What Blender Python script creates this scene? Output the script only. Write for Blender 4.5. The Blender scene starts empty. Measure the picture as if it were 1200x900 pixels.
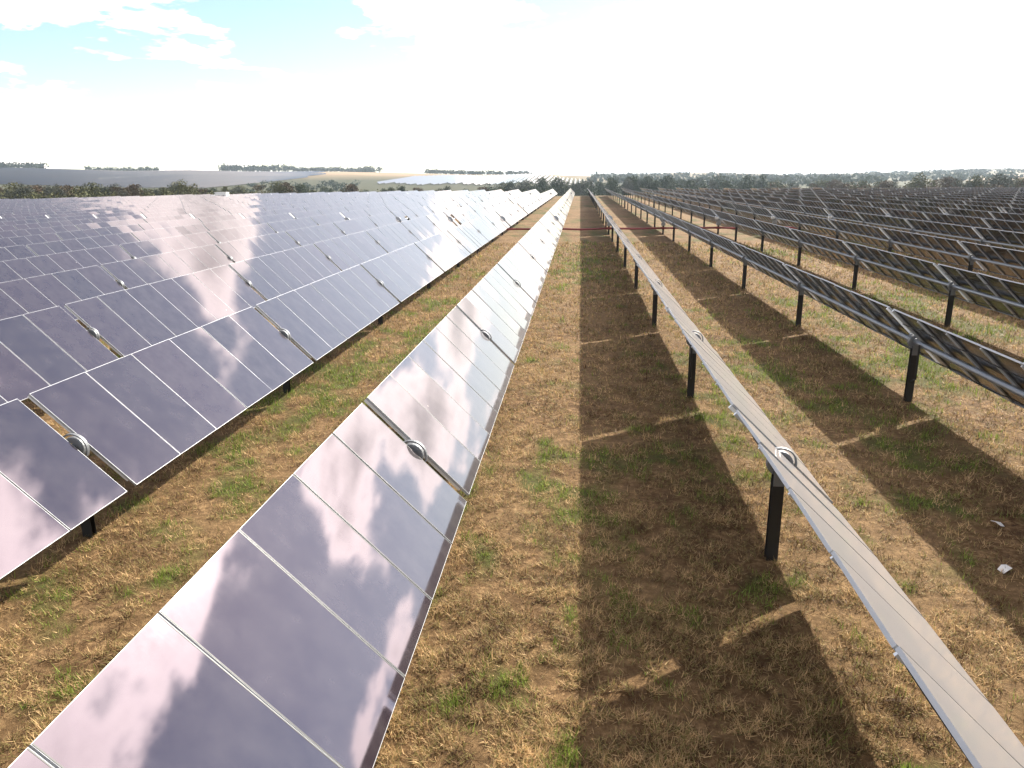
import bpy, math, random
import numpy as np
from mathutils import Matrix, Vector, Euler

random.seed(7)
rng = np.random.default_rng(7)
scene = bpy.context.scene
COL = scene.collection

# ------------------------------------------------------------------ camera
FPX, PITCH, YAW, ROLL = 859.66, .2727, .0929, -.0125      # focal length in pixels of a 1200 px wide frame
CAM_H = 4.993
fw = Vector((-math.sin(YAW)*math.cos(PITCH), math.cos(YAW)*math.cos(PITCH), -math.sin(PITCH)))
rt = Vector((math.cos(YAW), math.sin(YAW), 0))
up = rt.cross(fw)
rt, up = rt*math.cos(ROLL) + up*math.sin(ROLL), up*math.cos(ROLL) - rt*math.sin(ROLL)
cam = bpy.data.cameras.new('camera')
cam.sensor_width = 36.0
cam.lens = FPX/1200*36.0
cam.clip_start = .05
cam.clip_end = 30000
cam_o = bpy.data.objects.new('camera', cam)
cam_o.matrix_world = Matrix(((rt.x, up.x, -fw.x, 0), (rt.y, up.y, -fw.y, 0), (rt.z, up.z, -fw.z, CAM_H), (0, 0, 0, 1)))
COL.objects.link(cam_o)
scene.camera = cam_o

# ------------------------------------------------------------------ sun and sky
SUN = Vector((.92, 1.46, 1.0)).normalized()               # towards the sun: ahead and to the right, 30 degrees up
SUN_EL = math.asin(SUN.z)
SUN_AZ = math.atan2(SUN.x, SUN.y)
sun = bpy.data.lights.new('sun', 'SUN')
sun.energy = 5.0
sun.angle = math.radians(.55)
sun.color = (1.0, .93, .82)
sun_o = bpy.data.objects.new('sun', sun)
sun_o.rotation_euler = SUN.to_track_quat('Z', 'Y').to_euler()
sun_o.location = (60, 90, 60)
COL.objects.link(sun_o)

world = bpy.data.worlds.new('World')
scene.world = world
world.use_nodes = True
wn, wl = world.node_tree.nodes, world.node_tree.links
wn.clear()
def wnode(t, **kw):
    n = wn.new(t)
    for k, v in kw.items(): setattr(n, k, v)
    return n
sky = wnode('ShaderNodeTexSky', sky_type='NISHITA', sun_disc=False)
sky.sun_elevation = SUN_EL
sky.sun_rotation = SUN_AZ
sky.air_density = 1.0
sky.dust_density = .25
sky.ozone_density = 1.0
tc = wnode('ShaderNodeTexCoord')
sep = wnode('ShaderNodeSeparateXYZ')
wl.new(tc.outputs['Generated'], sep.inputs[0])
def wmath(op, a, b=None, clamp=False):
    m = wnode('ShaderNodeMath', operation=op, use_clamp=clamp)
    for i, v in enumerate((a, b)):
        if v is None: continue
        if isinstance(v, (int, float)): m.inputs[i].default_value = v
        else: wl.new(v, m.inputs[i])
    return m.outputs[0]
den = wmath('ADD', wmath('MAXIMUM', sep.outputs[2], 0.0), .16)
cmb = wnode('ShaderNodeCombineXYZ')
wl.new(wmath('DIVIDE', sep.outputs[0], den), cmb.inputs[0])
wl.new(wmath('DIVIDE', sep.outputs[1], den), cmb.inputs[1])
cn = wnode('ShaderNodeTexNoise')
cn.inputs['Scale'].default_value = 1.7
cn.inputs['Detail'].default_value = 10
cn.inputs['Roughness'].default_value = .56
cn.inputs['Distortion'].default_value = .15
cmb.inputs[2].default_value = 6.9                        # slice of the cloud noise
wl.new(cmb.outputs[0], cn.inputs['Vector'])
mask = wnode('ShaderNodeMapRange', interpolation_type='SMOOTHSTEP')
mask.inputs[1].default_value = .50
mask.inputs[2].default_value = .565
wl.new(cn.outputs['Fac'], mask.inputs[0])
core = wnode('ShaderNodeMapRange', interpolation_type='SMOOTHSTEP')
core.inputs[1].default_value = .54
core.inputs[2].default_value = .72
core.inputs[3].default_value = 1.0
core.inputs[4].default_value = .30
wl.new(cn.outputs['Fac'], core.inputs[0])
# clouds scatter sunlight forwards: brighter towards the sun
dot = wnode('ShaderNodeVectorMath', operation='DOT_PRODUCT')
wl.new(tc.outputs['Generated'], dot.inputs[0])
dot.inputs[1].default_value = SUN
fwd = wmath('POWER', wmath('MAXIMUM', dot.outputs['Value'], 0.0), 14.0)
lum = wmath('MULTIPLY', wmath('ADD', wmath('MULTIPLY', fwd, 30.0), 16.0), core.outputs[0])
ccol = wnode('ShaderNodeVectorMath', operation='SCALE')
ccol.inputs[0].default_value = (1.0, .875, .81)
wl.new(lum, ccol.inputs['Scale'])
mix = wnode('ShaderNodeMix', data_type='RGBA')
wl.new(wmath('MULTIPLY', mask.outputs[0], .85), mix.inputs['Factor'])
wl.new(sky.outputs[0], mix.inputs['A'])
wl.new(ccol.outputs[0], mix.inputs['B'])
bg = wnode('ShaderNodeBackground')
bg.inputs['Strength'].default_value = .088
wl.new(mix.outputs['Result'], bg.inputs['Color'])
wo = wnode('ShaderNodeOutputWorld')
wl.new(bg.outputs[0], wo.inputs['Surface'])

# ------------------------------------------------------------------ exposure
vs = scene.view_settings
vs.view_transform = 'Standard'
vs.look = 'None'
vs.exposure = 1.2
vs.gamma = 1
vs.use_curve_mapping = False
scene.render.engine = 'CYCLES'
scene.cycles.volume_bounces = 0
scene.cycles.max_bounces = 6

# ------------------------------------------------------------------ helpers
def project(p):
    """pixel (1200 px wide frame) of a world point"""
    v = Vector(p) - Vector((0, 0, CAM_H))
    z = v.dot(fw)
    if z < .2: return None
    return 600 + FPX*v.dot(rt)/z, 450 - FPX*v.dot(up)/z

def mat(name, build):
    m = bpy.data.materials.new(name)
    m.use_nodes = True
    nt = m.node_tree
    b = nt.nodes['Principled BSDF']
    build(nt, b)
    return m

class NT:
    def __init__(s, nt): s.nt, s.n, s.l = nt, nt.nodes, nt.links
    def node(s, t, **kw):
        n = s.n.new(t)
        for k, v in kw.items(): setattr(n, k, v)
        return n
    def set(s, sock, v):
        if hasattr(v, 'is_output'): s.l.new(v, sock)
        else: sock.default_value = v
    def noise(s, vec, scale, detail=4, rough=.55, dist=0):
        n = s.node('ShaderNodeTexNoise')
        s.l.new(vec, n.inputs['Vector'])
        n.inputs['Scale'].default_value = scale
        n.inputs['Detail'].default_value = detail
        n.inputs['Roughness'].default_value = rough
        n.inputs['Distortion'].default_value = dist
        return n.outputs['Fac']
    def ramp(s, fac, *stops):
        r = s.node('ShaderNodeValToRGB')
        s.l.new(fac, r.inputs[0])
        e = r.color_ramp.elements
        while len(e) < len(stops): e.new(.5)
        for el, (p, c) in zip(e, stops):
            el.position = p
            el.color = (*c, 1) if len(c) == 3 else c
        return r.outputs[0]
    def mixc(s, fac, a, b):
        m = s.node('ShaderNodeMix', data_type='RGBA')
        for k, v in (('Factor', fac), ('A', a), ('B', b)):
            if isinstance(v, tuple) and len(v) == 3: v = (*v, 1)
            s.set(m.inputs[k], v)
        return m.outputs['Result']
    def rng(s, v, a, b, c=0, d=1):
        m = s.node('ShaderNodeMapRange')
        s.l.new(v, m.inputs[0])
        for i, x in enumerate((a, b, c, d)): m.inputs[i+1].default_value = x
        return m.outputs[0]
    def math(s, op, a, b):
        m = s.node('ShaderNodeMath', operation=op)
        s.set(m.inputs[0], a); s.set(m.inputs[1], b)
        return m.outputs[0]
    def bump(s, h, strength, dist):
        b = s.node('ShaderNodeBump')
        b.inputs['Strength'].default_value = strength
        b.inputs['Distance'].default_value = dist
        s.l.new(h, b.inputs['Height'])
        return b.outputs[0]

def m_glass(nt, b):
    t = NT(nt)
    oi = t.node('ShaderNodeObjectInfo')
    tcn = t.node('ShaderNodeTexCoord')
    geo = t.node('ShaderNodeNewGeometry')
    d = t.noise(geo.outputs['Position'], 3.0, 5, .6)
    sx = t.node('ShaderNodeMapping')
    sx.inputs['Scale'].default_value = (1.2, 26, 1.2)
    t.l.new(tcn.outputs['Object'], sx.inputs['Vector'])
    streak = t.noise(sx.outputs[0], 1.0, 3, .6)
    dust = t.math('MULTIPLY', t.rng(d, .35, .75), t.rng(streak, .3, .75, .75, 1.0))
    vo = t.node('ShaderNodeTexVoronoi'); vo.inputs['Scale'].default_value = 2.2
    t.l.new(geo.outputs['Position'], vo.inputs['Vector'])
    sp = t.node('ShaderNodeSeparateColor'); t.l.new(vo.outputs['Color'], sp.inputs[0])
    spot = t.math('MULTIPLY', t.math('LESS_THAN', vo.outputs['Distance'], t.rng(sp.outputs[1], 0, 1, .012, .05)), t.math('GREATER_THAN', sp.outputs[0], .86))
    t.set(b.inputs['Base Color'], t.mixc(t.math('MAXIMUM', t.math('MULTIPLY', spot, .75), t.math('MULTIPLY', dust, .07)), t.mixc(oi.outputs['Random'], (.013, .010, .015), (.024, .015, .021)), (.42, .38, .34)))
    t.set(b.inputs['Roughness'], t.rng(dust, 0, 1, .03, .06))
    b.inputs['IOR'].default_value = 2.08
    b.inputs['Sheen Weight'].default_value = .85
    b.inputs['Sheen Roughness'].default_value = .35
    b.inputs['Sheen Tint'].default_value = (1.0, .95, .88, 1)
    b.inputs['Specular Tint'].default_value = (.96, .86, .98, 1)
    b.inputs['Thin Film Thickness'].default_value = 0
def m_back(nt, b):
    t = NT(nt)
    geo = t.node('ShaderNodeNewGeometry')
    n = t.noise(geo.outputs['Position'], 4, 4)
    t.set(b.inputs['Base Color'], t.mixc(n, (.008, .008, .010), (.016, .014, .016)))
    t.set(b.inputs['Roughness'], t.rng(n, .3, .7, .14, .24))
    b.inputs['IOR'].default_value = 1.4
def m_alu(nt, b):
    t = NT(nt)
    geo = t.node('ShaderNodeNewGeometry')
    n = t.noise(geo.outputs['Position'], 9, 4)
    t.set(b.inputs['Base Color'], t.mixc(n, (.28, .29, .31), (.42, .43, .44)))
    b.inputs['Metallic'].default_value = .7
    t.set(b.inputs['Roughness'], t.rng(n, .3, .7, .5, .65))
def m_galv(nt, b):
    t = NT(nt)
    geo = t.node('ShaderNodeNewGeometry')
    v = t.node('ShaderNodeTexVoronoi')
    v.inputs['Scale'].default_value = 28
    t.l.new(geo.outputs['Position'], v.inputs['Vector'])
    n = t.noise(geo.outputs['Position'], 5, 4)
    c = t.mixc(n, (.24, .26, .29), (.36, .38, .41))
    t.set(b.inputs['Base Color'], t.mixc(t.rng(v.outputs['Distance'], 0, .6, 0, .3), c, (.46, .48, .50)))
    b.inputs['Metallic'].default_value = .8
    t.set(b.inputs['Roughness'], t.rng(n, .3, .7, .36, .55))
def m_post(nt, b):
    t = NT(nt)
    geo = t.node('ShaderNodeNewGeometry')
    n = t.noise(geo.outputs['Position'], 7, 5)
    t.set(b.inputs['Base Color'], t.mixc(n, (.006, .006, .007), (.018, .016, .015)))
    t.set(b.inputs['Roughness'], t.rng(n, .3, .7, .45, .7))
def plain(col, rough=.6, metal=0.0, var=.25, scale=8):
    def f(nt, b):
        t = NT(nt)
        geo = t.node('ShaderNodeNewGeometry')
        n = t.noise(geo.outputs['Position'], scale, 4)
        lo = tuple(c*(1-var) for c in col); hi = tuple(min(1, c*(1+var)) for c in col)
        t.set(b.inputs['Base Color'], t.mixc(n, lo, hi))
        b.inputs['Roughness'].default_value = rough
        b.inputs['Metallic'].default_value = metal
    return f
GLASS = mat('thin_film_glass', m_glass)
BACK = mat('module_back_glass', m_back)
ALU = mat('aluminium', m_alu)
GALV = mat('galvanised_steel', m_galv)
DULL = mat('weathered_zinc', plain((.20, .21, .22), .55, .5, .2))
ZINC = mat('bright_zinc', plain((.72, .73, .74), .42, .55, .12))
POST = mat('shade_dark_steel', m_post)  # galvanised posts: their backlit shade is put into the near-black base colour
CABLE = mat('black_cable', plain((.012, .012, .012), .5))
RED = mat('red_oxide_paint', plain((.24, .030, .028), .5, 0, .3))
WHITE = mat('white_paint', plain((.78, .78, .76), .5, 0, .06))
PAPER = mat('pale_scrap', plain((.75, .73, .68), .8, 0, .1))

def mesh_from(name, V, F, mats, mi=None, smooth=False):
    me = bpy.data.meshes.new(name)
    me.from_pydata([tuple(v) for v in V], [], F)
    for m in mats: me.materials.append(m)
    if mi is not None: me.polygons.foreach_set('material_index', mi)
    if smooth: me.polygons.foreach_set('use_smooth', [True]*len(me.polygons))
    me.update()
    return me

class MB:
    def __init__(s): s.v, s.f, s.m = [], [], []
    def add(s, V, F, m=0):
        o = len(s.v)
        s.v += [tuple(v) for v in V]
        s.f += [tuple(i+o for i in q) for q in F]
        s.m += [m]*len(F)
        return s
    def box(s, x0, x1, y0, y1, z0, z1, m=0):
        V = [(x0,y0,z0),(x1,y0,z0),(x1,y1,z0),(x0,y1,z0),(x0,y0,z1),(x1,y0,z1),(x1,y1,z1),(x0,y1,z1)]
        return s.add(V, [(0,3,2,1),(4,5,6,7),(0,1,5,4),(1,2,6,5),(2,3,7,6),(3,0,4,7)], m)
    def tube(s, pts, r, n=8, m=0, cap=True):
        pts = [Vector(p) for p in pts]
        rs = r if isinstance(r, (list, tuple)) else [r]*len(pts)
        V, F = [], []
        ref = None
        for i, p in enumerate(pts):
            d = (pts[min(i+1, len(pts)-1)] - pts[max(i-1, 0)]).normalized()
            if ref is None: ref = Vector((0,0,1)) if abs(d.z) < .9 else Vector((1,0,0))
            a = d.cross(ref).normalized(); b2 = d.cross(a).normalized()
            ref = -b2 if False else ref
            for k in range(n):
                t = 2*math.pi*k/n
                V.append(p + (a*math.cos(t) + b2*math.sin(t))*rs[i])
        for i in range(len(pts)-1):
            for k in range(n):
                F.append((i*n+k, i*n+(k+1) % n, (i+1)*n+(k+1) % n, (i+1)*n+k))
        if cap:
            F.append(tuple(reversed(range(n)))); F.append(tuple((len(pts)-1)*n+k for k in range(n)))
        return s.add(V, F, m)
    def ring(s, r0, r1, y0, y1, n=20, m=0, a0=0, a1=2*math.pi):
        """annulus round the Y axis"""
        V, F = [], []
        full = abs(a1-a0-2*math.pi) < 1e-6
        c = n if full else n+1
        for k in range(c):
            t = a0+(a1-a0)*k/n
            for (r, y) in ((r0,y0),(r1,y0),(r1,y1),(r0,y1)): V.append((r*math.cos(t), y, r*math.sin(t)))
        for k in range(n):
            a, b = k*4, ((k+1) % c)*4
            for j in range(4): F.append((a+j, a+(j+1) % 4, b+(j+1) % 4, b+j))
        if not full: F += [(3,2,1,0), tuple(n*4+j for j in range(4))]
        return s.add(V, F, m)
    def mesh(s, name, mats, smooth=False): return mesh_from(name, s.v, s.f, mats, s.m, smooth)

def obj(name, me, parent=None, matrix=None):
    o = bpy.data.objects.new(name, me)
    COL.objects.link(o)
    if parent: o.parent = parent
    if matrix is not None: o.matrix_local = matrix
    return o
def tag(o, label=None, cat=None, group=None, kind=None):
    for k, v in (('label', label), ('category', cat), ('group', group), ('kind', kind)):
        if v: o[k] = v
    return o
def empty(name, loc=(0, 0, 0), rz=0):
    o = bpy.data.objects.new(name, None)
    o.location = loc; o.rotation_euler = (0, 0, rz)
    o.empty_display_size = .3
    COL.objects.link(o)
    return o

# value noise for laying out patches of grass (shared by ground and blades)
def vnoise(x, y, seed=0):
    xi, yi = np.floor(x).astype(np.int64), np.floor(y).astype(np.int64)
    fx, fy = x-xi, y-yi
    fx, fy = fx*fx*(3-2*fx), fy*fy*(3-2*fy)
    def h(a, b):
        n = (a*374761393 + b*668265263 + seed*974634777) & 0xffffffff
        n = ((n ^ (n >> 13))*1274126177) & 0xffffffff
        return ((n ^ (n >> 16)) & 0xffff)/65535.0
    return (h(xi,yi)*(1-fx)+h(xi+1,yi)*fx)*(1-fy)+(h(xi,yi+1)*(1-fx)+h(xi+1,yi+1)*fx)*fy
def fbm(x, y, seed=0, oct=4):
    v = 0; a = .5; s = 0
    for i in range(oct):
        v = v + a*vnoise(x*2**i, y*2**i, seed+i); s += a; a *= .55
    return v/s
def smooth(a, b, x):
    t = np.clip((x-a)/(b-a), 0, 1)
    return t*t*(3-2*t)
def greenness(x, y):
    g = fbm(x*1.7+3.1, y*1.2+7.7, 11, 4)
    broad = fbm(x*.16, y*.10, 23, 3)
    strip = np.exp(-((x+4.6)/.9)**2-((y-25)/8)**2)          # greener strip beside the second row on the left
    return np.clip((g-.565)*5.0 + (broad-.49)*3.0 + strip*1.1, 0, 1)

# ------------------------------------------------------------------ terrain
AZ_T = np.radians([-70, -38, -32, -28, -23.7, -18, -13, -8, -3, 1.5, 7, 12, 14.5, 20, 23, 26, 31, 70])
CREST_PX = np.array([10, 12, 10, 11, 10, 9.5, 7.5, 5, 4.5, 1.5, 4.5, 2.5, .8, 1.6, 2.2, 3.2, 3.5, 4])
CREST_D = np.array([1500, 1500, 1500, 1500, 1500, 1450, 1350, 1200, 1100, 1800, 2600, 2800, 3000, 3200, 3300, 3400, 3500, 3500])
def terrain(x, y):
    r = np.hypot(x, y); az = np.arctan2(x, y)
    D = np.interp(az, AZ_T, CREST_D)
    crest = 5 + np.interp(az, AZ_T, CREST_PX)/FPX*D/np.cos(np.clip(az+YAW, -1, 1))*.97
    und = (fbm(x*.0016, y*.0016, 5, 3)-.5)
    valley = -4.5*smooth(215, 330, r)
    rise = smooth(430, 1, 0)
    t = np.clip((r-450)/(D-450), 0, 1)
    up_ = t*t*(3-2*t)
    beyond = smooth(1.0, 1.9, r/D)
    h = valley*(1-up_) + crest*up_ - beyond*(crest*.6) + und*10*up_*(1-up_)*3
    front = smooth(math.radians(120), math.radians(85), np.abs(az))
    return h*front

def build_ground():
    az = np.concatenate([np.arange(-75, 75, .5), np.arange(75, 285, 5)])
    az = np.radians(az)
    rr = [.4, .9, 1.5, 2.2]
    r = 2.8
    while r < 60: rr.append(r); r *= 1.018
    while r < 12000: rr.append(r); r *= 1.03
    rr = np.array(rr)
    A, Rr = np.meshgrid(az, rr)
    x, y = Rr*np.sin(A), Rr*np.cos(A)
    z = terrain(x, y)
    near = np.clip(1-(Rr/70), 0, 1)
    z = z + near*((fbm(x*2.6, y*2.6, 41, 3)-.5)*.05 + (fbm(x*.5, y*.5, 42, 2)-.5)*.06)
    n, m = Rr.shape
    V = np.stack([x, y, z], -1).reshape(-1, 3)
    V = np.vstack([V, [[0, 0, 0]]])
    i = np.arange(n-1)[:, None]*m; j = np.arange(m)[None, :]; j2 = (j+1) % m
    F = np.stack([i+j, i+j2, i+m+j2, i+m+j], -1).reshape(-1, 4)[:, ::-1]
    faces = F.tolist() + [(len(V)-1, int(b), int(a)) for a, b in zip(range(m), list(range(1, m))+[0])]
    me = bpy.data.meshes.new('ground')
    me.from_pydata(V.tolist(), [], [tuple(f) for f in faces])
    g = me.attributes.new('green', 'FLOAT', 'POINT')
    gv = greenness(V[:, 0], V[:, 1])
    g.data.foreach_set('value', gv.astype(np.float32))
    me.polygons.foreach_set('use_smooth', [True]*len(me.polygons))
    me.update()
    def m_ground(nt, b):
        t = NT(nt)
        geo = t.node('ShaderNodeNewGeometry')
        P = geo.outputs['Position']
        at = t.node('ShaderNodeAttribute', attribute_name='green')
        fine = t.noise(P, 9, 9, .78)
        mid = t.noise(P, 3.1, 6, .65)
        big = t.noise(P, .35, 4, .6)
        dry = t.ramp(fine, (.34, (.022, .012, .006)), (.46, (.140, .078, .034)), (.58, (.330, .205, .096)), (.74, (.54, .37, .19)))
        dry2 = t.mixc(t.rng(mid, .38, .62, 0, .85), dry, (.085, .045, .018))
        dry3 = t.mixc(t.rng(big, .35, .7, 0, .45), dry2, (.32, .215, .100))
        grn = t.ramp(fine, (.28, (.014, .022, .005)), (.55, (.075, .095, .020)), (.8, (.18, .20, .055)))
        gf = t.math('MULTIPLY', at.outputs['Fac'], t.rng(fine, .3, .6, .35, 1))
        near = t.mixc(gf, dry3, grn)
        # far farmland: broad patches of stubble, fallow and scrub
        sc = t.node('ShaderNodeMapping'); sc.inputs['Scale'].default_value = (.0028, .0016, .001)
        t.l.new(P, sc.inputs['Vector'])
        vo = t.node('ShaderNodeTexVoronoi'); vo.inputs['Scale'].default_value = 1.0
        t.l.new(sc.outputs[0], vo.inputs['Vector'])
        sp = t.node('ShaderNodeSeparateColor'); t.l.new(vo.outputs['Color'], sp.inputs[0])
        fields = t.ramp(sp.outputs[0], (.0, (.07, .07, .035)), (.30, (.15, .12, .065)), (.5, (.27, .19, .11)), (.9, (.36, .25, .15)))
        fields = t.mixc(t.rng(t.noise(P, .03, 5, .6), .35, .7, 0, .4), fields, (.13, .12, .06))
        ln = t.node('ShaderNodeVectorMath', operation='LENGTH'); t.l.new(P, ln.inputs[0])
        scrub = t.mixc(t.noise(P, .15, 5, .6), (.035, .042, .016), (.075, .070, .030))
        near = t.mixc(t.rng(ln.outputs['Value'], 205, 250), near, scrub)
        far = t.rng(ln.outputs['Value'], 880, 1080)
        t.set(b.inputs['Base Color'], t.mixc(far, near, fields))
        b.inputs['Roughness'].default_value = .95
        b.inputs['Specular IOR Level'].default_value = .15
        hgt = t.math('ADD', t.math('MULTIPLY', fine, .7), t.math('MULTIPLY', mid, .6))
        t.set(b.inputs['Normal'], t.bump(hgt, .9, .09))
    me.materials.append(mat('dry_grass_ground', m_ground))
    o = obj('ground', me)
    tag(o, 'dry grassy ground with green patches under the solar rows', 'ground', kind='structure')
    return o
build_ground()

# ------------------------------------------------------------------ solar trackers
TILT = .7711
PITCH_X, X_FIRST, Y_FIRST = 4.8698, 2.6268, 9.1875
TUBE_Z, OFF = 1.388, .12
MW, ML, MP = 1.936, 1.205, 1.225                # module: across, along, spacing along the row
GAP = .21

def frame_mb(mb, m=0, l=.0035):
    hx, hy = MW/2, ML/2
    z0, z1 = -.034, -.0008
    mb.box(-hx, hx, -hy, -hy+l, z0, z1, m); mb.box(-hx, hx, hy-l, hy, z0, z1, m)
    mb.box(-hx, -hx+l, -hy+l, hy-l, z0, z1, m); mb.box(hx-l, hx, -hy+l, hy-l, z0, z1, m)
    # flanges under the pane
    mb.box(-hx+.012, hx-.012, -hy+l, -hy+.032, -.0335, -.031, m); mb.box(-hx+.012, hx-.012, hy-.032, hy-l, -.0335, -.031, m)
    return mb
def pane_mb(mb, m=0, l=.0037):
    hx, hy = MW/2-l, ML/2-l
    mb.box(-hx, hx, -hy, hy, -.007, 0, m)
    mb.m[-6] = m+1                                # the underside is the dark back glass
    return mb
def seal_mb(mb, m):
    for sg in (-1, 1):
        y = sg*(ML/2-.0037)
        mb.box(-MW/2+.004, MW/2-.004, min(y, y-sg*.009), max(y, y-sg*.009), -.004, .0012, m)
    return mb
ME_PANE = pane_mb(MB()).mesh('pane', [GLASS, BACK])
ME_FRAME = seal_mb(frame_mb(MB()), 1).mesh('frame', [ALU, CABLE])
ME_MODULE = seal_mb(frame_mb(pane_mb(MB(), 0), 2), 3).mesh('module', [GLASS, BACK, ALU, CABLE])
b = MB().box(-MW/2, MW/2, -ML/2, ML/2, -.034, -.0035, 1).box(-MW/2+.006, MW/2-.006, -ML/2+.006, ML/2-.006, -.036, 0, 0)
b.m[6] = 2
ME_MODULE_FAR = b.mesh('far_module', [GLASS, ALU, BACK])
ME_PANE_L = pane_mb(MB(), 0, .0054).mesh('pane', [GLASS, BACK])
ME_FRAME_L = frame_mb(MB(), 0, .0052).mesh('frame', [ALU])
ME_MODULE_L = frame_mb(pane_mb(MB(), 0, .0054), 2, .0052).mesh('module', [GLASS, BACK, ALU])
b = MB().box(-MW/2, MW/2, -ML/2, ML/2, -.034, -.0035, 1).box(-MW/2+.007, MW/2-.007, -ML/2+.007, ML/2-.007, -.036, 0, 0)
b.m[6] = 2
ME_MODULE_FAR_L = b.mesh('far_module', [GLASS, ALU, BACK])
ME_RAIL = MB().box(-.93, .90, -.013, .013, -.062, -.0345).mesh('rail', [ZINC])
ME_ENDRAIL = MB().box(-MW/2, MW/2*.86, -.018, .018, -.080, -.0345).mesh('end_rail', [ZINC])
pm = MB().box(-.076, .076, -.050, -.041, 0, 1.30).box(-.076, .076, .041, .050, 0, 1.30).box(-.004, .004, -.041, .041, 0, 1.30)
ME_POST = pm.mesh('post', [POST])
bm_ = MB().ring(.125, .165, -.045, .045, 22).ring(.08, .122, -.03, .03, 18)
bm_.box(-.07, .07, -.068, -.052, -.30, -.02).box(-.07, .07, .052, .068, -.30, -.02)
ME_BEAR = bm_.mesh('bearing', [DULL])
ME_HOOP = MB().ring(.198, .218, -.026, .026, 18, 0, math.pi/2-TILT-1.7, math.pi/2-TILT+1.7).mesh('hoop', [DULL])
gm = MB().box(-.17, .17, -.16, .16, -.62, -.36).ring(.09, .33, -.05, .05, 28).box(-.10, .10, -.12, .12, -.36, -.18)
ME_GEAR = gm.mesh('gearbox', [GALV])
ME_COVER = MB().box(-MW/2, -.10, -.075, .075, -.012, .012).mesh('cover_strip', [WHITE])
ME_BOX = MB().box(-.14, .14, -.10, .10, -.11, .11).mesh('motor_box', [WHITE])

ROT = Matrix.Rotation(TILT, 4, 'Y')
def px_size(M, hx, hy, hz=0):
    pts = []
    for sx in (-1, 1):
        for sy in (-1, 1):
            q = project(M @ Vector((sx*hx, sy*hy, 0 if not hz else hz*sx*sy)))
            if q is None: return 0, 0, True
            pts.append(q)
    xs = [p[0] for p in pts]; ys = [p[1] for p in pts]
    inside = max(xs) > -120 and min(xs) < 1320 and max(ys) > 0 and min(ys) < 1020
    return max(xs)-min(xs), max(ys)-min(ys), inside

class Tracker:
    """one long row of modules on a torque tube carried by driven posts"""
    def __init__(s, name, x, y):
        s.root = empty(name, (x, y, 0)); s.x, s.y = x, y
        s.acc = {}
        s.n = {}
    def put(s, name, me, M, size=None, sub=None, single=True):
        """M is in the tracker's own space"""
        k = s.n.get(name, 0)
        if single and k < 300:
            s.n[name] = k+1
            o = obj(name, me, s.root, M)
            if sub: obj(sub[0], sub[1], o)
            return o
        s.acc.setdefault(name, []).append((me, M))
    def flush(s):
        for name, items in s.acc.items():
            V, F, mi, mats = [], [], [], []
            cache = {}
            off = 0
            for me, M in items:
                if me.name not in cache:
                    vv = np.array([v.co[:] for v in me.vertices])
                    ff = [tuple(p.vertices) for p in me.polygons]
                    mm = []
                    for p in me.polygons:
                        mt = me.materials[p.material_index]
                        if mt not in mats: mats.append(mt)
                        mm.append(mats.index(mt))
                    cache[me.name] = (vv, ff, mm)
                vv, ff, mm = cache[me.name]
                A = np.array(M)
                V.append(vv @ A[:3, :3].T + A[:3, 3])
                F += [tuple(i+off for i in f) for f in ff]
                mi += mm
                off += len(vv)
            me = bpy.data.meshes.new(name)
            me.from_pydata(np.vstack(V).tolist(), [], F)
            for m in mats: me.materials.append(m)
            me.polygons.foreach_set('material_index', mi)
            me.update()
            tag(obj(name, me, s.root), kind='stuff')

def spans_near():
    """(post position, gap width after it) pairs for the near tracker; gear in the middle"""
    P = [.40, Y_FIRST]
    P.append(P[-1]+7.56)
    for k in range(5): P.append(P[-1]+8.785)
    gear = P[-1]+7.56+.25
    Q = [gear, gear+.25+7.56]
    for k in range(5): Q.append(Q[-1]+8.785)
    Q.append(Q[-1]+7.56)
    return P, gear, Q
P_, GEAR_Y, Q_ = spans_near()
NEAR_POSTS = P_ + Q_
NEAR_END = Q_[-1]

def end_y(x):
    """where the field ends, along the row at x"""
    if x < 0: return float(np.interp(x, [-135, -118, -105, -88, -44, -5], [160, 164, 178, 200, 220, 224]))
    return float(np.interp(x, [0, 25, 37, 54, 79, 92], [226, 224, 200, 186, 177, 166]))

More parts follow.
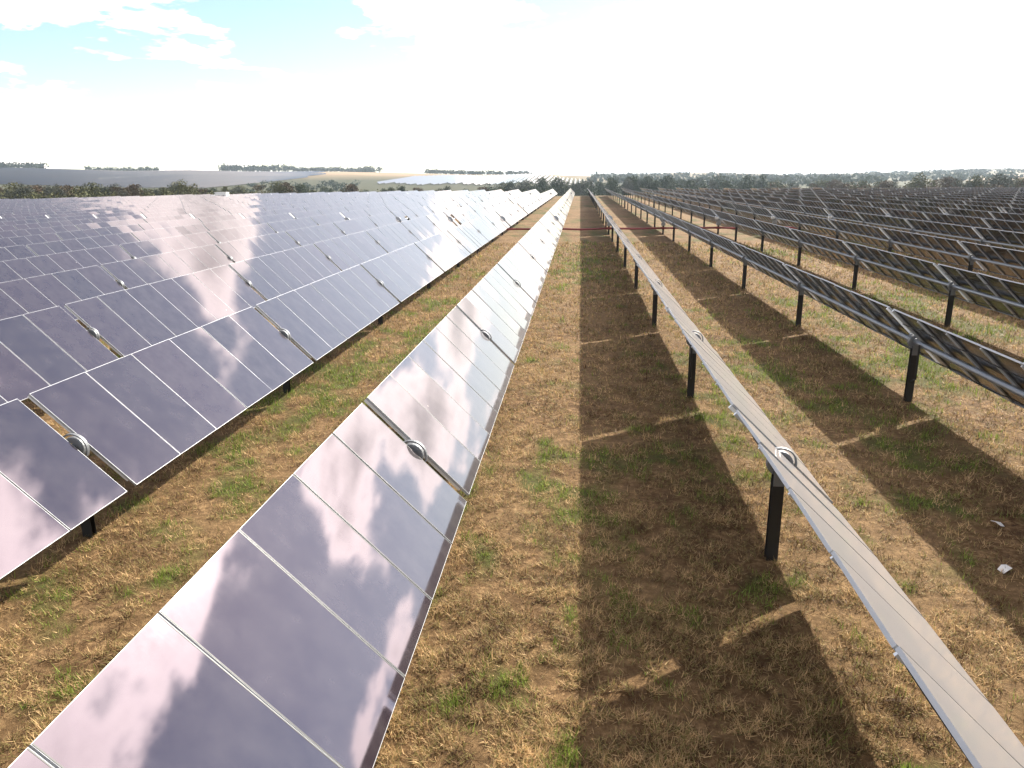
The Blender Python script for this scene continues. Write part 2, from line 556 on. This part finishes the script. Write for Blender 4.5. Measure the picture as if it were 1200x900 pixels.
MISSING = {(-2, 'near'): [70.4], (-1, 'near'): [91.6], (-3, 'near'): [71.9, 104.0], (-2, 'near2'): [104.2]}
stats = dict(mod=0)
def build_tracker(row, which, label):
    x = X_FIRST + (row-1)*PITCH_X
    if which == 'near':
        posts = list(NEAR_POSTS); gear = GEAR_Y
        g0 = .25
    else:
        y0 = NEAR_END + 1.1
        posts = [y0]
        e = end_y(x) - 3*random.random()
        gear = y0+7.56+6*8.785+.25
        while posts[-1] + 8.785 < min(e, gear-8.4): posts.append(posts[-1]+8.785)
        if e > gear-6:
            posts.append(posts[-1]+7.56+.25); posts[-1] = gear = posts[-1]
            posts.append(gear+.25+7.56)
            while posts[-1]+8.785 < e: posts.append(posts[-1]+8.785)
        else: gear = None
        if len(posts) < 2: return
    tr = Tracker('solar_tracker', x, posts[0])
    y0 = posts[0]
    r0 = random.Random(row*31 + (5 if which == 'near' else 9))
    rowtilt = r0.gauss(0, .006) if row not in (0, 1, -1) else (.024 if row == 0 else r0.gauss(0, .0015))
    centre_off = Vector((math.sin(TILT)*OFF, 0, math.cos(TILT)*OFF))
    tube_top, tube_bot = posts[0]-.35, posts[-1]+.35
    # torque tube
    tb = MB().tube([(0, tube_top-y0, TUBE_Z), (0, tube_bot-y0, TUBE_Z)], .066, 14)
    obj('torque_tube', tb.mesh('torque_tube', [GALV], False), tr.root)
    miss = MISSING.get((row, which), [])
    for i, py in enumerate(posts):
        M = Matrix.Translation((0, py-y0, 0))
        W = Matrix.Translation((x, py, .7))
        q0, q1 = project((x, py, 0)), project((x, py, 1.3))
        hpx = 0 if not q0 or not q1 else abs(q0[1]-q1[1])
        vis = q0 and -150 < q0[0] < 1350
        big = bool(hpx > 9 and vis)
        isgear = gear is not None and abs(py-gear) < .01
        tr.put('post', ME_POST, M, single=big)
        MT = Matrix.Translation((0, py-y0, TUBE_Z))
        near_b = bool(vis and hpx > 22)
        if isgear:
            tr.put('gearbox', ME_GEAR, MT, single=big)
            if row <= -4 or row >= 4:
                MC = Matrix.Translation(Vector((0, py-y0, TUBE_Z))+centre_off) @ ROT
                tr.put('cover_strip', ME_COVER, MC, single=big)
            if row >= 3:
                tr.put('motor_box', ME_BOX, Matrix.Translation((-.22, py-y0-.2, TUBE_Z+.02)), single=big)
        else:
            tr.put('bearing', ME_BEAR, MT, single=near_b, sub=('hoop', ME_HOOP) if near_b else None)
            if not near_b and hpx > 6: tr.put('hoop', ME_HOOP, MT, single=False)
        # modules of the span to the next post
        if i+1 < len(posts):
            ny = posts[i+1]
            ga = .46 if isgear else GAP/2
            gb = .46 if (gear is not None and abs(ny-gear) < .01) else GAP/2
            n = int(round((ny-py-ga-gb)/MP))
            tabletilt = rowtilt + r0.gauss(0, .0035 if row not in (0, 1) else .0015)
            start = py+ga + ((ny-py-ga-gb)-n*MP)/2
            for e_, sg in ((start+.045, 1), (start+n*MP-.065, -1)):
                ME = Matrix.Translation(Vector((0, e_-y0, TUBE_Z))+centre_off) @ Matrix.Rotation(TILT+tabletilt, 4, 'Y')
                w, h, ins = px_size(Matrix.Translation((x, y0, 0)) @ ME, MW/2, .02)
                if hpx > 3: tr.put('end_rail', ME_ENDRAIL, ME, single=bool(ins and hpx > 16 and i >= 0))
            for k in range(n):
                cy = start + (k+.5)*MP
                if any(abs(cy-m_) < MP*.5 for m_ in miss): continue
                jit = Matrix.Rotation(TILT+tabletilt+r0.gauss(0, .0035), 4, 'Y') @ Matrix.Rotation(r0.gauss(0, .0050), 4, 'X')
                ML_ = Matrix.Translation(Vector((0, cy-y0, TUBE_Z))+centre_off) @ jit
                w, h, ins = px_size(Matrix.Translation((x, y0, 0)) @ ML_, MW/2, ML/2)
                one = ins and max(w, h) >= 10 and w*h >= 75 and (cy > 2)
                if one:
                    stats['mod'] += 1
                    if w*h > 700: tr.put('solar_module', ME_PANE_L if row < 0 else ME_PANE, ML_, sub=('frame', ME_FRAME_L if row < 0 else ME_FRAME))
                    else: tr.put('solar_module', ME_MODULE_L if row < 0 else ME_MODULE, ML_)
                else: tr.put('solar_module', (ME_MODULE_L if row < 0 else ME_MODULE) if cy < 40 else (ME_MODULE_FAR_L if row < 0 else ME_MODULE_FAR), ML_, single=False)
                if k and row >= 0 and cy < 90:
                    MR = Matrix.Translation(Vector((0, cy-MP/2-y0, TUBE_Z))+centre_off) @ Matrix.Rotation(TILT+tabletilt, 4, 'Y')
                    tr.put('rail', ME_RAIL, MR, single=bool(ins and row >= 1 and cy < 34 and max(w, h) > 20))
    # cables slung under the high edge and the tube, near spans only
    if which == 'near' and row in (1, 2, 3):
        for i in range(0, 5):
            a, bb = posts[i]-y0, posts[i+1]-y0
            for (s_, dz, sag) in ((-.62, -.075, .03), (.55, -.09, .07)):
                pts = []
                N = 24
                for q in range(N+1):
                    u = q/N
                    c = centre_off + Vector((math.cos(TILT)*s_, 0, -math.sin(TILT)*s_)) + Vector((math.sin(TILT)*dz, 0, math.cos(TILT)*dz))
                    d = sag*abs(math.sin(u*math.pi*3.5))
                    pts.append((c.x, a+.2+(bb-a-.4)*u, TUBE_Z+c.z-d))
                obj('cable', MB().tube(pts, .011, 5).mesh('cable', [CABLE]), tr.root)
        # damper strut beside the second post
        py = posts[2]-y0
        dm = MB().tube([(-.10, py-.42, TUBE_Z+.02), (-.08, py-.40, .62)], .022, 8).tube([(-.08, py-.40, .62), (-.02, py-.03, .48)], .014, 6)
        obj('damper', dm.mesh('damper', [CABLE]), tr.root)
    tr.flush()
    tag(tr.root, label, 'solar tracker', 'tracker rows of the solar field')
    return tr

def nth(n):
    return {1: 'first', 2: 'second', 3: 'third', 4: 'fourth', 5: 'fifth', 6: 'sixth', 7: 'seventh', 8: 'eighth', 9: 'ninth', 10: 'tenth',
            11: 'eleventh', 12: 'twelfth'}.get(n, '%d%s' % (n, {1: 'st', 2: 'nd', 3: 'rd'}.get(n % 10 if n // 10 != 1 else 0, 'th')))
LEFT_ROWS, RIGHT_ROWS = 26, 19
for row in range(1-LEFT_ROWS, RIGHT_ROWS+1):
    if row <= 0:
        k = 1-row
        near = 'nearest tracker row left of the shaded aisle, glass reflecting pink clouds' if k == 1 else 'near section of the %s tracker row left of the shaded aisle' % nth(k)
        far = 'far end section of the %s tracker row left of the shaded aisle' % nth(k)
    else:
        near = 'pale tracker row seen edge-on, just right of the shaded aisle' if row == 1 else 'dark-backed near section of the %s tracker row right of the shaded aisle' % nth(row)
        far = 'far end section of the %s tracker row right of the shaded aisle' % nth(row)
    build_tracker(row, 'near', near)
    build_tracker(row, 'far', far)
print('single modules', stats['mod'])

# red drive shaft that links the gearboxes of neighbouring rows
def drive_shaft():
    root = empty('drive_shaft', (X_FIRST-12*PITCH_X, GEAR_Y, .55))
    for k in range(24):
        x0, x1 = k*PITCH_X+.2, (k+1)*PITCH_X-.2
        dz = .04*math.sin(k*2.1)
        me = MB().tube([(x0, 0, 0), ((x0+x1)/2, 0, -.05+dz), (x1, 0, 0)], .09, 10).mesh('shaft_section', [RED])
        obj('shaft_section', me, root)
        obj('coupling', MB().tube([(k*PITCH_X-.2, 0, 0), (k*PITCH_X+.2, 0, 0)], .11, 10).mesh('coupling', [RED]), root)
    tag(root, 'long rust-red drive shaft crossing the aisles low above the grass', 'drive shaft')
drive_shaft()

# ------------------------------------------------------------------ equipment at the field's edge
def cabin():
    p = (-81.5, 166.5)
    root = empty('inverter_cabin', (p[0], p[1], 0))
    obj('cabinet', MB().box(-1.3, 1.3, -.8, .8, .25, 2.75).box(-1.38, 1.38, -.88, .88, 2.75, 2.86).mesh('cabinet', [WHITE]), root)
    obj('base', MB().box(-2.9, 1.45, -.95, .95, 0, .25).mesh('base', [GALV]), root)
    obj('transformer', MB().box(-2.7, -1.42, -.6, .6, .25, 2.2).box(-2.6, -1.5, -.75, -.6, .6, 1.9).mesh('transformer', [WHITE]), root)
    for xx in (-.75, .35):
        d = obj('door', MB().box(xx, xx+.7, -.83, -.803, .45, 2.4).mesh('door', [WHITE]), root)
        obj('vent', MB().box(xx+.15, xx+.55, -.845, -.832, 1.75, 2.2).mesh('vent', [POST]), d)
    tag(root, 'white inverter cabinets standing at the far edge of the left rows', 'inverter cabin')
cabin()

# ------------------------------------------------------------------ trees
def m_leaf(c0, c1):
    def f(nt, b):
        t = NT(nt)
        oi = t.node('ShaderNodeObjectInfo')
        geo = t.node('ShaderNodeNewGeometry')
        n = t.noise(geo.outputs['Position'], 1.1, 3)
        c = t.mixc(oi.outputs['Random'], c0, c1)
        c = t.mixc(t.rng(n, .3, .7, 0, .55), c, tuple(v*.55 for v in c0))
        t.set(b.inputs['Base Color'], c)
        b.inputs['Roughness'].default_value = .8
        b.inputs['Specular IOR Level'].default_value = .2
    return f
LEAF = [mat('olive_leaves', m_leaf((.085, .090, .030), (.120, .115, .040))),
        mat('dark_green_leaves', m_leaf((.035, .055, .022), (.055, .075, .030))),
        mat('russet_leaves', m_leaf((.105, .068, .034), (.085, .062, .030))),
        mat('grey_green_leaves', m_leaf((.080, .090, .065), (.105, .110, .080)))]
BARK = mat('bark', plain((.10, .08, .06), .9, 0, .3, 4))
def crown_mesh(name, h, w, leaf, n, seed, base=.18, size=.34):
    r = np.random.default_rng(seed)
    lobes = []
    for k in range(11):
        a = r.uniform(0, 2*math.pi); q = r.uniform(0, .62)
        zz = r.uniform(base+.12, .86)
        sc = (1-abs(zz-.5)*.8)
        lobes.append((math.cos(a)*q*w/2*sc, math.sin(a)*q*w/2*sc, zz*h, r.uniform(.20, .36)*w*sc, r.uniform(.12, .22)*h))
    V, F = [], []
    for k in range(n):
        lx, ly, lz, lr, lh = lobes[r.integers(len(lobes))]
        d = r.normal(size=3); d /= np.linalg.norm(d)
        rad = r.uniform(.45, 1.08)
        c = np.array([lx+d[0]*lr*rad, ly+d[1]*lr*rad, max(.15, lz+d[2]*lh*rad)])
        u = r.normal(size=3); u /= np.linalg.norm(u)
        v = np.cross(u, r.normal(size=3)); v /= np.linalg.norm(v)+1e-9
        s = size*r.uniform(.5, 1.25)
        o = len(V)
        V += [c-u*s*.5, c+v*s*.36, c+u*s*.6, c-v*s*.36]
        F.append((o, o+1, o+2, o+3))
    return mesh_from(name, V, F, [leaf])
def trunk_mesh(h, seed):
    r = random.Random(seed)
    m = MB()
    top = (r.uniform(-.2, .2), r.uniform(-.2, .2), h*.62)
    m.tube([(0, 0, -.2), (r.uniform(-.1, .1), r.uniform(-.1, .1), h*.3), top], [.16, .11, .05], 6)
    for k in range(5):
        z = h*r.uniform(.22, .55); a = r.uniform(0, 6.28); q = r.uniform(.5, 1.2)*h*.2
        m.tube([(0, 0, z), (math.cos(a)*q*.5, math.sin(a)*q*.5, z+h*.12), (math.cos(a)*q, math.sin(a)*q, z+h*.27)], [.07, .045, .015], 5)
    return m.mesh('trunk', [BARK])
VAR = []
for k, (h, w, lf, n) in enumerate([(5.2, 6.2, 0, 1500), (6.2, 5.6, 1, 1500), (4.6, 5.6, 2, 1200), (7.2, 6.0, 3, 1500), (6.6, 4.2, 0, 1100), (5.6, 7.0, 3, 1500), (8.0, 6.6, 1, 1700), (4.0, 5.2, 0, 1000), (6.0, 5.0, 2, 900)]):
    VAR.append((crown_mesh('crown', h, w, LEAF[lf], n, 100+k), trunk_mesh(h, k), lf, h))
KIND = ['olive', 'dark green', 'russet brown', 'grey green']
def tree_line():
    spots = []
    r = random.Random(3)
    def ray(px, dist): # ground position at a bearing
        a = math.atan((px-677)/FPX*1.0)
        return math.sin(a)*dist, math.cos(a)*dist
    # left hedgerow follows the field edge
    for i in range(74):
        px = -60 + i*(660/74) + r.uniform(-5, 5)
        if 134 < px < 146: continue
        D = np.interp(px, [-60, 0, 100, 300, 500, 620], [226, 222, 226, 250, 285, 300]) + r.uniform(-5, 30)
        spots.append((px, D, 'left', r.choice([0, 1, 3, 4, 5, 7, 2, 8] if px < 330 else [0, 1, 2, 5, 6, 1, 1])))
    for i in range(34):
        px = 585 + i*(300/34) + r.uniform(-5, 5)
        spots.append((px, 330+r.uniform(0, 60), 'mid', r.choice([1, 6, 1, 6, 3, 5])))
    for i in range(50):
        px = 880 + i*(390/50) + r.uniform(-5, 5)
        D = np.interp(px, [880, 1000, 1250], [330, 290, 255]) + r.uniform(-5, 40)
        spots.append((px, D, 'right', r.choice([0, 3, 2, 5, 8, 7, 0, 3])))
    where = {'left': 'in the hedgerow behind the left rows', 'mid': 'in the dark wood beyond the aisle', 'right': 'in the hazy treeline behind the right rows'}
    cnt = {}
    for px, D, side, v in sorted(spots, key=lambda s: s[0]):
        x, y = ray(px, D)
        z = float(terrain(np.array(x), np.array(y)))
        crown, trunk, lf, h = VAR[v]
        root = empty('tree', (x, y, z), r.uniform(0, 6.28))
        target_h = {'left': r.uniform(4.2, 6.4), 'mid': r.uniform(8.0, 11.0), 'right': r.uniform(5.4, 8.2)}[side]
        if side == 'right' and px > 1120: target_h *= 1.08
        if side == 'left' and (78 < px < 100 or 190 < px < 210): target_h *= 1.3
        s = target_h/h
        root.scale = (s*r.uniform(.9, 1.25), s*r.uniform(.9, 1.25), s)
        obj('crown', crown, root); obj('trunk', trunk, root)
        cnt[side] = cnt.get(side, 0)+1
        shape = {0: 'rounded', 1: 'full', 2: 'low', 3: 'tall', 4: 'narrow', 5: 'spreading', 6: 'tall broad', 7: 'low bushy', 8: 'sparse'}[v]
        tag(root, '%s %s tree, %s from the left %s' % (shape, KIND[lf], nth(cnt[side]), where[side]), 'tree', 'trees '+where[side])
tree_line()

# undergrowth and far woods that read as one mass
def leaf_mass(name, pts, label, leaf, n=26, seed=5):
    """pts: (x, y, height, radius, leaf size)"""
    r = np.random.default_rng(seed)
    P = np.array(pts, float)
    P = np.repeat(P, n, axis=0)
    z0 = terrain(P[:, 0], P[:, 1])
    d = r.normal(size=(len(P), 3)); d /= np.linalg.norm(d, axis=1)[:, None]
    d *= r.uniform(.4, 1, (len(P), 1))
    C = np.stack([P[:, 0]+d[:, 0]*P[:, 3], P[:, 1]+d[:, 1]*P[:, 3], z0+P[:, 2]*(.5+.5*d[:, 2])], 1)
    u = r.normal(size=(len(P), 3)); u /= np.linalg.norm(u, axis=1)[:, None]
    v = np.cross(u, r.normal(size=(len(P), 3))); v /= np.linalg.norm(v, axis=1)[:, None]
    s = (P[:, 4]*r.uniform(.6, 1.3, len(P)))[:, None]
    V = np.stack([C-u*s*.5, C+v*s*.4, C+u*s*.6, C-v*s*.4], 1).reshape(-1, 3)
    F = np.arange(len(V)).reshape(-1, 4)
    me = bpy.data.meshes.new(name)
    me.from_pydata(V.tolist(), [], F.tolist())
    me.materials.append(leaf); me.update()
    tag(obj(name, me), label, 'vegetation', kind='stuff')
rr_ = random.Random(12)
def bearing_pts(x0, x1, n, d0, d1, h0, h1, w, ls):
    out = []
    for k in range(n):
        px = rr_.uniform(x0, x1); D = rr_.uniform(d0, d1)
        a = math.atan((px-677)/FPX)
        out.append((math.sin(a)*D, math.cos(a)*D, rr_.uniform(h0, h1), w*rr_.uniform(.7, 1.3), ls))
    return out
us = []
for k in range(700):
    px = rr_.uniform(-80, 640)
    if 128 < px < 150: continue
    D = float(np.interp(px, [-60, 0, 100, 300, 500, 640], [216, 212, 216, 240, 275, 292])) + rr_.uniform(-3, 36)
    a = math.atan((px-677)/FPX)
    us.append((math.sin(a)*D, math.cos(a)*D, rr_.uniform(1.8, 4.2), rr_.uniform(1.4, 2.6), .5))
leaf_mass('hedgerow_undergrowth', us, 'low tangled scrub filling the hedgerow behind the left rows', LEAF[0], 30, 5)
us = bearing_pts(570, 900, 620, 320, 460, 3.5, 7.5, 3.0, .8)
leaf_mass('wood_undergrowth', us, 'dense dark scrub of the wood beyond the aisle', LEAF[1], 34, 6)
us = bearing_pts(870, 1290, 520, 262, 350, 2.0, 5.0, 2.4, .6)
leaf_mass('treeline_undergrowth', us, 'hazy brown scrub along the treeline on the right', LEAF[2], 28, 8)
us = bearing_pts(-40, 40, 60, 1330, 1400, 7, 12, 9, 3.0)+bearing_pts(90, 180, 60, 1420, 1470, 4, 10, 6, 2.6)
us += bearing_pts(255, 345, 110, 1400, 1470, 8, 14, 7, 3.0)+bearing_pts(345, 445, 120, 1430, 1470, 6, 11, 6, 2.6)+bearing_pts(500, 620, 130, 1180, 1240, 4, 8, 6, 2.4)
us += bearing_pts(430, 450, 14, 1330, 1360, 9, 12, 5, 2.6)
us += bearing_pts(290, 420, 70, 560, 800, 2, 5, 5, 1.6)
leaf_mass('far_wood', us, 'far-off tree belts along the crest of the left hills', LEAF[1], 26, 9)
us = bearing_pts(690, 1000, 300, 700, 1500, 4, 9, 12, 4.0)+bearing_pts(980, 1300, 160, 900, 1900, 4, 8, 16, 5.0)
leaf_mass('hazy_wood', us, 'blue hazy woodland across the far right hills', LEAF[1], 24, 10)

# ------------------------------------------------------------------ far solar arrays on the opposite slope
def far_rows():
    k = 0
    for i in range(46):
        x = 14 - i*4.87*1.0
        r_ = random.Random(i)
        ya = 690 + 14*math.sin(i*.5) + (20 if i % 3 == 0 else 0) + i*1.2
        yb = 960 - 20*math.sin(i*.3)
        V, F = [], []
        N = 14
        for q in range(N+1):
            y = ya+(yb-ya)*q/N
            z = float(terrain(np.array(x), np.array(y)))
            for (s_, dn) in ((-MW/2, 0), (MW/2, 0), (MW/2, -.05), (-MW/2, -.05)):
                V.append((math.cos(TILT)*s_+math.sin(TILT)*dn, y-ya, z+1.5-math.sin(TILT)*s_+math.cos(TILT)*dn))
        for q in range(N):
            for j in range(4): F.append((q*4+j, (q+1)*4+j, (q+1)*4+(j+1) % 4, q*4+(j+1) % 4))
        F += [(0, 1, 2, 3), tuple(N*4+j for j in (3, 2, 1, 0))]
        root = empty('distant_tracker', (x, ya, 0))
        obj('module_row', mesh_from('module_row', V, F, [GLASS]), root)
        pm2 = MB()
        for q in range(0, N+1):
            y = ya+(yb-ya)*q/N
            z = float(terrain(np.array(x), np.array(y)))
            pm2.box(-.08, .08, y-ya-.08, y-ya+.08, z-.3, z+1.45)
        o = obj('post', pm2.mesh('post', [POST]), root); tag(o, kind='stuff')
        tag(root, 'gleaming distant tracker row on the slope beyond the trees, %s from the right' % nth(i+1), 'solar tracker', 'distant tracker rows on the far slope')
far_rows()
def hillside_array():
    """rows of modules on the left hillside, too far away to count"""
    V, F = [], []
    for i in range(190):
        x = -330 - i*4.87
        for (ya, yb) in ((640, 760), (775, 900), (915, 1010), (1025, 1120)):
            az = math.atan2(x, (ya+yb)/2)
            if az < -.74 or az > -.34: continue
            N = 4
            o = len(V)
            tl = TILT + rr_.gauss(0, .05) + .10*math.sin(ya*.013+x*.004)
            for q in range(N+1):
                y = ya+(yb-ya)*q/N
                z = float(terrain(np.array(x), np.array(y)))
                V.append((x-MW/2*math.cos(tl), y, z+1.5+MW/2*math.sin(tl)))
                V.append((x+MW/2*math.cos(tl), y, z+1.5-MW/2*math.sin(tl)))
                V.append((x+MW/2*math.cos(tl), y, z+1.42-MW/2*math.sin(tl)))
            for q in range(N):
                a = o+q*3
                F += [(a, a+1, a+4, a+3), (a+1, a+2, a+5, a+4), (a+2, a, a+3, a+5)]
    me = mesh_from('hillside_solar_array', V, F, [BACK])
    tag(obj('hillside_solar_array', me), 'blue-grey solar array covering the far left hillside', 'solar array', kind='stuff')
hillside_array()

# ------------------------------------------------------------------ grass blades
def blades(name, label, pos, length, width, tilt, cols, material, seed):
    r = np.random.default_rng(seed)
    n = len(pos)
    a = r.uniform(0, 2*math.pi, n)
    h = np.stack([np.cos(a), np.sin(a)], 1)
    L = length; st, ct = np.sin(tilt), np.cos(tilt)
    tip = pos + np.stack([h[:, 0]*st*L, h[:, 1]*st*L, ct*L], 1)
    side = np.stack([-h[:, 1], h[:, 0], r.uniform(-.4, .4, n)], 1)*width[:, None]*.5
    V = np.stack([pos-side, pos+side, tip], 1).reshape(-1, 3).astype(np.float32)
    me = bpy.data.meshes.new(name)
    me.vertices.add(len(V)); me.vertices.foreach_set('co', V.ravel())
    me.loops.add(3*n); me.loops.foreach_set('vertex_index', np.arange(3*n, dtype=np.int32))
    me.polygons.add(n)
    me.polygons.foreach_set('loop_start', np.arange(0, 3*n, 3, dtype=np.int32))
    me.update(calc_edges=True)
    at = me.attributes.new('tone', 'FLOAT_COLOR', 'POINT')
    c = np.repeat(np.concatenate([cols, np.ones((n, 1))], 1), 3, axis=0).astype(np.float32)
    at.data.foreach_set('color', c.ravel())
    me.materials.append(material)
    tag(obj(name, me), label, 'grass', kind='stuff')
def m_blade(nt, b):
    t = NT(nt)
    a = t.node('ShaderNodeAttribute', attribute_name='tone')
    t.l.new(a.outputs['Color'], b.inputs['Base Color'])
    b.inputs['Roughness'].default_value = .7
    b.inputs['Specular IOR Level'].default_value = .25
    tr = t.node('ShaderNodeBsdfTranslucent')
    t.l.new(a.outputs['Color'], tr.inputs['Color'])
    mx = t.node('ShaderNodeMixShader'); mx.inputs[0].default_value = .3
    out = nt.nodes['Material Output']
    t.l.new(b.outputs[0], mx.inputs[1]); t.l.new(tr.outputs[0], mx.inputs[2]); t.l.new(mx.outputs[0], out.inputs['Surface'])
BLADE = mat('grass_blade', m_blade)
def scatter(n, r0, r1, seed):
    r = np.random.default_rng(seed)
    d = r0*np.exp(r.uniform(0, 1, n)*math.log(r1/r0))
    a = np.radians(r.uniform(-62, 56, n))
    x, y = d*np.sin(a), d*np.cos(a)
    z = (np.clip(1-d/70, 0, 1))*((fbm(x*2.6, y*2.6, 41, 3)-.5)*.05 + (fbm(x*.5, y*.5, 42, 2)-.5)*.06)
    return np.stack([x, y, z-.005], 1), d, r
def lay_grass():
    pos, d, r = scatter(1150000, 4.2, 60, 21)
    g = greenness(pos[:, 0], pos[:, 1])
    clump = fbm(pos[:, 0]*7.5, pos[:, 1]*7.5, 61, 3)*.65 + fbm(pos[:, 0]*2.2, pos[:, 1]*2.2, 63, 2)*.35
    keep = r.uniform(0, 1, len(pos)) < np.clip((clump-.41)*6.5, .05, 1)*(1-.5*g)
    pos, d, g, clump = pos[keep], d[keep], g[keep], clump[keep]
    n = len(pos)
    k = np.maximum(1, d/10)
    L = r.uniform(.035, .12, n)*(.5+1.0*clump)*np.sqrt(k)
    w = r.uniform(.005, .011, n)*k
    tilt = np.radians(np.clip(r.normal(58, 20, n), 5, 92))
    pos[:, 2] += np.clip(clump-.42, 0, .3)*.16*r.uniform(.2, 1, n)
    t = np.clip(r.beta(.8, 1.0, n)+(fbm(pos[:, 0]*3.2, pos[:, 1]*3.2, 71, 4)-.5)*1.9, 0, 1)[:, None]
    c = np.array([.080, .038, .014])*(1-t)+np.array([.72, .495, .24])*t
    mixg = (r.uniform(0, 1, n) < .26)[:, None]
    c = np.where(mixg, np.array([.28, .24, .08]), c)
    blades('dry_grass', 'mown dry straw-coloured grass covering the aisles', pos, L, w, tilt, c, BLADE, 31)
    pos, d, r = scatter(700000, 4.2, 60, 22)
    g = greenness(pos[:, 0], pos[:, 1])
    tuft = fbm(pos[:, 0]*5.0+9, pos[:, 1]*5.0, 81, 3)
    keep = r.uniform(0, 1, len(pos)) < np.clip(g*1.2, 0, 1)*np.clip((tuft-.42)*6, 0.01, 1)
    pos, d, tuft = pos[keep], d[keep], tuft[keep]
    n = len(pos); k = np.maximum(1, d/10)
    L = r.uniform(.04, .12, n)*(.4+1.2*tuft)*np.sqrt(k)
    w = r.uniform(.006, .012, n)*k
    tilt = np.radians(np.clip(r.normal(32, 18, n), 3, 85))
    t = r.uniform(0, 1, n)[:, None]
    c = np.array([.080, .130, .012])*(1-t)+np.array([.32, .40, .075])*t
    blades('green_grass', 'fresh green grass tufts scattered through the dry turf', pos, L, w, tilt, c, BLADE, 32)
lay_grass()

# pale scraps lying on the grass of the right aisle
for (x, y, rz, s, lab) in ((5.55, 9.05, .6, .11, 'small pale scrap lying on the shaded grass at right, nearer one'),
                           (6.15, 10.4, 2.0, .09, 'small pale scrap lying on the shaded grass at right, farther one')):
    V = [(-s, -.4*s, .0), (-.2*s, -.5*s, .03), (s, -.3*s, .01), (s*.9, .4*s, .03), (0, .5*s, .05), (-.9*s, .4*s, .02)]
    V = V + [(a, b_, c-.006) for a, b_, c in V]
    F = [(0, 1, 4, 5), (1, 2, 3, 4), (11, 10, 7, 6), (10, 9, 8, 7)] + [(i, i+6, (i+1) % 6+6, (i+1) % 6) for i in range(6)]
    o = obj('scrap', mesh_from('scrap', V, F, [PAPER]))
    o.location = (x, y, .03); o.rotation_euler = (0, 0, rz)
    tag(o, lab, 'litter')

# ------------------------------------------------------------------ haze
def haze():
    me = MB().box(-13000, 13000, -13000, 13000, -45, 70).mesh('haze', [])
    m = bpy.data.materials.new('pale_haze'); m.use_nodes = True
    nt = m.node_tree; nt.nodes.clear()
    v = nt.nodes.new('ShaderNodeVolumePrincipled')
    v.inputs['Color'].default_value = (.72, .86, 1.0, 1)
    v.inputs['Density'].default_value = .00013
    v.inputs['Anisotropy'].default_value = .3
    out = nt.nodes.new('ShaderNodeOutputMaterial')
    nt.links.new(v.outputs[0], out.inputs['Volume'])
    me.materials.append(m)
    tag(obj('haze', me), 'thin pale haze over the far hills', 'haze', kind='stuff')
haze()
